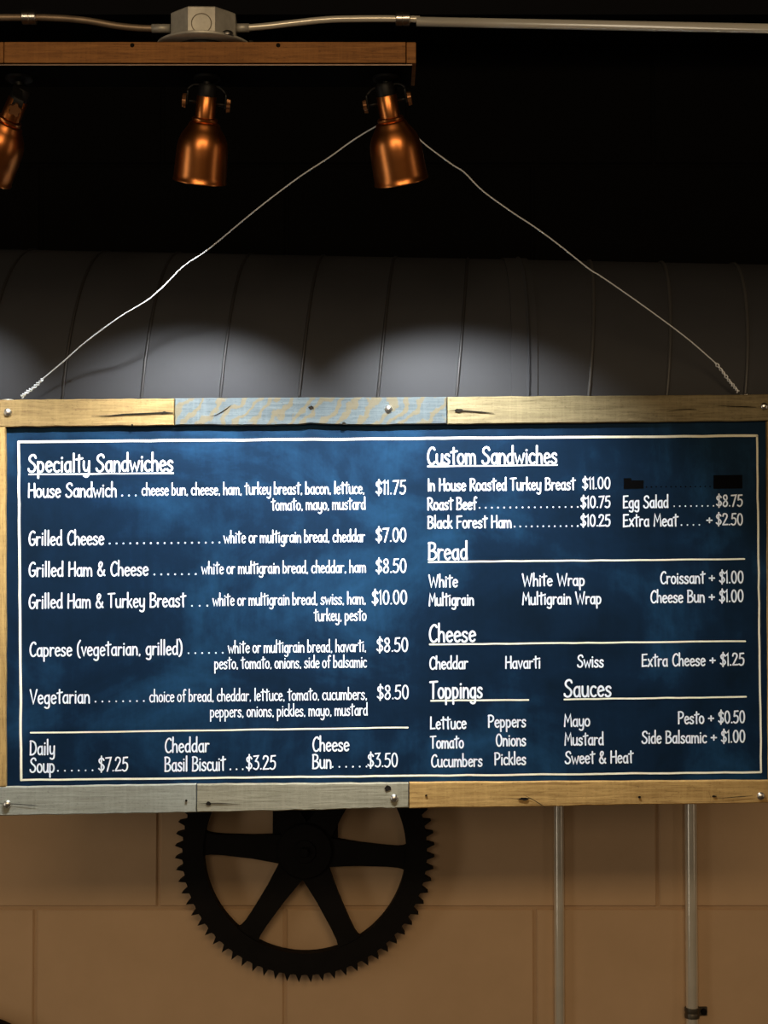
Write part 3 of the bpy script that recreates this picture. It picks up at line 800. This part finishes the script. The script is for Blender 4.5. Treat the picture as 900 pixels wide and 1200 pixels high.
bb.inputs['Emission Color'].default_value = (.93, .97, 1, 1); bb.inputs['Emission Strength'].default_value = 3.0
YP = YL + .045
lamp('copper spotlight cut by the picture edge, leaning away from the other two', at(22, 116, YP), at(-17, 206, YP+.034), yoke_turn=R(112), power=SPOT_POWER*.6)
lamp('copper spotlight with upright shade below the junction box', at(242.5, 112, YP), at(234, 213, YP+.035), yoke_turn=R(4))
lamp('copper spotlight hanging in front of the wire peak, at the end of the bar', at(452.5, 111, YP), at(470.5, 213, YP+.038), yoke_turn=R(-4))

# ------------------------------------------------------------------ hanging wire with its hook
YH = YL + DB + .012
hk = at(464, 137, YH)
hook = thing('wire_hook', 'small black hook on the bar end holding the peak of the wire', 'hook', hk)
zr = zp - hk.z
P = [(0, YL+DB-.02-YH, zr+.001), (0, YL+DB-.02-YH, zr-.012), (0, -.012, .03), (0, -.004, .012), (0, .001, -.001), (0, .006, -.003), (0, .010, .002), (0, .011, .008)]
bm = bmesh.new(); tube(bm, spline(P, 5), .0017, 8); obj('shank', bm, M['black_metal'], hook, smooth=True)
wire = thing('hanging_wire', 'thin bright wire rising from both board corners to a peak', 'wire', hk)
def strand(pts, end_px, Ye):
    P = []
    n = len(pts); ex, ey = end_px
    x_end = abs(ex - 464)
    for px, py in pts:
        f = abs(px-464)/x_end
        P.append(at(px, py, YH + .003 + (Ye - YH - .003)*f) - hk)
    return spline(P, 4)
lft = [(464, 136), (440, 148.5), (415, 163.5), (385, 185), (350, 208), (300, 246), (245, 291.5), (215, 312), (190, 337), (170, 353.5), (140, 371.5), (100, 401), (75, 423), (50, 444)]
rgt = [(464, 136), (480, 152), (499, 170), (530, 193), (544, 202), (566, 224), (602, 250), (625, 265), (655, 287), (690, 315), (703, 323), (735, 345), (770, 370), (807, 398), (838, 425)]
yl_ = (BM_ @ Vector((-.50, .004, 0))).y; yr_ = (BM_ @ Vector((.49, .004, 0))).y
for pts, ends, Ye in ((lft, [(50, 444), (44, 450), (37, 456), (30, 460.5), (25.5, 465.2)], yl_), (rgt, [(838, 425), (847, 436), (854, 446), (860, 453), (865, 459.4)], yr_)):
    e = ends[-1]
    bm = bmesh.new(); tube(bm, strand(pts + [ends[0]], e, Ye), .00092, 7); obj('strand', bm, M['wire'], wire, smooth=True)
    base = strand(ends, e, Ye)
    bm = bmesh.new()
    for ph in (0, PI):
        tw = []
        m_ = len(base)*3
        for i in range(m_):
            f = i/(m_-1)*(len(base)-1); j = min(int(f), len(base)-2)
            p = base[j].lerp(base[j+1], f-j); d = (base[j+1]-base[j]); u, v = frame_of(d)
            a = ph + f*1.9; rr_ = .0021*(.5+.5*math.sin(f*1.3)**2)
            tw.append(p + u*math.cos(a)*rr_ + v*math.sin(a)*rr_)
        tube(bm, tw, .00095, 6)
    obj('twisted_end', bm, M['wire'], wire, smooth=True)
for px, py in ((9, 468.9), (874, 462.8)):
    u, v = loc(px, py); bm = bmesh.new()
    lathe(bm, [(0, .0016), (.006, .0014), (.0085, .0006), (.0085, -.001), (0, -.001)], 16)
    o = obj('hanger_screw', bm, M['bright'], board, smooth=True); o.location = (u, .002, v-.0002)

# ------------------------------------------------------------------ the gear on the wall under the board
YG = YW - .034
gc = at(357.5, 996, YG); pxg = YG/F
gear = thing('gear_wheel', 'large black iron gear with small pointed teeth on the tan wall below the board', 'gear', gc)
T, ri, ro_, rt = 68, 117.5*pxg, 141.5*pxg, 150.5*pxg
d0, d1 = -.013, .013
bm = bmesh.new()
inner_f, outer_f, inner_b, outer_b = [], [], [], []
n = T*4
for k in range(n):
    a = 2*PI*k/n; ph = k % 4
    r = (ro_, ro_+.0008, rt, ro_+.001)[ph]
    aa = a + (.0 if ph != 2 else .004)
    for lst, rad, y in ((inner_f, ri, d0), (outer_f, r, d0), (inner_b, ri, d1), (outer_b, r, d1)):
        lst.append(bm.verts.new((rad*math.cos(aa), y, rad*math.sin(aa))))
for k in range(n):
    j = (k+1) % n
    bm.faces.new((inner_f[k], outer_f[k], outer_f[j], inner_f[j])); bm.faces.new((inner_b[k], inner_b[j], outer_b[j], outer_b[k]))
    bm.faces.new((outer_f[k], outer_b[k], outer_b[j], outer_f[j])); bm.faces.new((inner_f[k], inner_f[j], inner_b[j], inner_b[k]))
bmesh.ops.recalc_face_normals(bm, faces=bm.faces[:])
obj('toothed_rim', bm, M['gear'], gear)
for k in range(6):
    bm = bmesh.new()
    prof = [(24, 17.5), (34, 16), (60, 13.2), (95, 11.6), (108, 11.8), (114, 12.8), (119.5, 16)]
    A_ = [bm.verts.new((r*pxg, -.0095, wv*pxg)) for r, wv in prof]; B_ = [bm.verts.new((r*pxg, -.0095, -wv*pxg)) for r, wv in prof]
    C_ = [bm.verts.new((r*pxg, .0095, wv*pxg)) for r, wv in prof]; D_ = [bm.verts.new((r*pxg, .0095, -wv*pxg)) for r, wv in prof]
    for i in range(len(prof)-1):
        bm.faces.new((A_[i], A_[i+1], B_[i+1], B_[i])); bm.faces.new((C_[i], D_[i], D_[i+1], C_[i+1]))
        bm.faces.new((A_[i], C_[i], C_[i+1], A_[i+1])); bm.faces.new((B_[i], B_[i+1], D_[i+1], D_[i]))
    bm.faces.new((A_[0], B_[0], D_[0], C_[0])); bm.faces.new((A_[-1], C_[-1], D_[-1], B_[-1]))
    bmesh.ops.recalc_face_normals(bm, faces=bm.faces[:])
    o = obj('spoke', bm, M['gear'], gear); o.rotation_euler = (0, R(-(k*60 - 4)), 0)
bm = bmesh.new(); lathe(bm, [(0, .019), (.018, .019), (.020, .017), (.044, .015), (.047, .012), (.047, -.014), (.030, -.0335), (0, -.0335)], 40)
o = obj('hub', bm, M['gear'], gear); smart(o); o.rotation_euler = (PI/2, 0, 0)
bm = bmesh.new(); box(bm, (-38*pxg, .004, 12*pxg), (38*pxg, .013, 98*pxg), .001)
obj('mounting_plate', bm, M['gear'], gear)
bm = bmesh.new(); lathe(bm, [(0, .026), (.007, .026), (.009, .024), (.009, .018), (0, .018)], 6)
o = obj('bolt', bm, M['gear'], gear); o.rotation_euler = (PI/2, 0, 0)

# dark round wheel whose rim just enters the picture low on the wall
wc = at(-66, 1366, YG+.006)
rw = 178*pxg
wheel = thing('round_wheel', 'dark smooth rimmed wheel on the wall, only its curved edge showing low at the corner', 'wheel', wc)
bm = bmesh.new(); lathe(bm, [(rw-.022, .008), (rw-.004, .010), (rw, .006), (rw, -.008), (rw-.004, -.012), (rw-.022, -.010), (rw-.022, .008)], 64)
o = obj('rim', bm, M['gear'], wheel); smart(o); o.rotation_euler = (PI/2, 0, 0)
for k in range(4):
    bm = bmesh.new(); box(bm, (.02, -.006, -.011), (rw-.018, .006, .011), .001)
    o = obj('spoke', bm, M['gear'], wheel); o.rotation_euler = (0, R(90*k+45), 0)
bm = bmesh.new(); lathe(bm, [(0, .016), (.026, .016), (.03, .012), (.03, -.0278), (0, -.0278)], 32)
o = obj('hub', bm, M['gear'], wheel); smart(o); o.rotation_euler = (PI/2, 0, 0)

# ------------------------------------------------------------------ wall conduits below the board
def wall_pipe(px, r, label):
    Y = YW - r - .0015
    p = at(px, 1070, Y)
    t_ = thing('wall_conduit', label, 'conduit', (p.x, Y, 0), group='steel conduits running down the tan wall')
    bm = bmesh.new(); tube(bm, [(0, 0, .001), (0, 0, 1.2), (0, 0, zd-RD-.05), (0, .006, zd-RD-.04), (0, .02, zd-RD-.03), (0, .03, zd-RD-.03)], r, 20); obj('tube', bm, M['conduit'], t_, smooth=True)
    return t_, Y
wp1, _ = wall_pipe(655.3, 5.9*YW/F, 'slim steel wall conduit running down beside the gear')
wp2, Y2 = wall_pipe(810.2, 7.0*YW/F, 'thicker steel wall conduit with a strap clamp near the picture corner')
zc_ = at(812, 1186.5, Y2).z
r2 = 7.0*YW/F
bm = bmesh.new()
lathe(bm, [(r2, -.0085), (r2+.0022, -.0085), (r2+.0026, -.0035), (r2+.0016, 0), (r2+.0026, .0035), (r2+.0022, .0085), (r2, .0085)], 24)
cl = obj('strap_clamp', bm, M['clamp'], wp2); smart(cl, 30); cl.location = (0, 0, zc_)
bm = bmesh.new(); box(bm, (r2, r2-.004, -.0075), (r2+.017, r2-.0002, .0075), .0008); o = obj('strap_ear', bm, M['clamp'], cl)
bm = bmesh.new(); lathe(bm, [(0, .007), (.0042, .0065), (.0055, .004), (.0055, -.001), (0, -.001)], 8)
o = obj('screw', bm, M['gear'], cl); o.rotation_euler = (PI/2, 0, 0); o.location = (r2+.0105, r2-.004, 0)
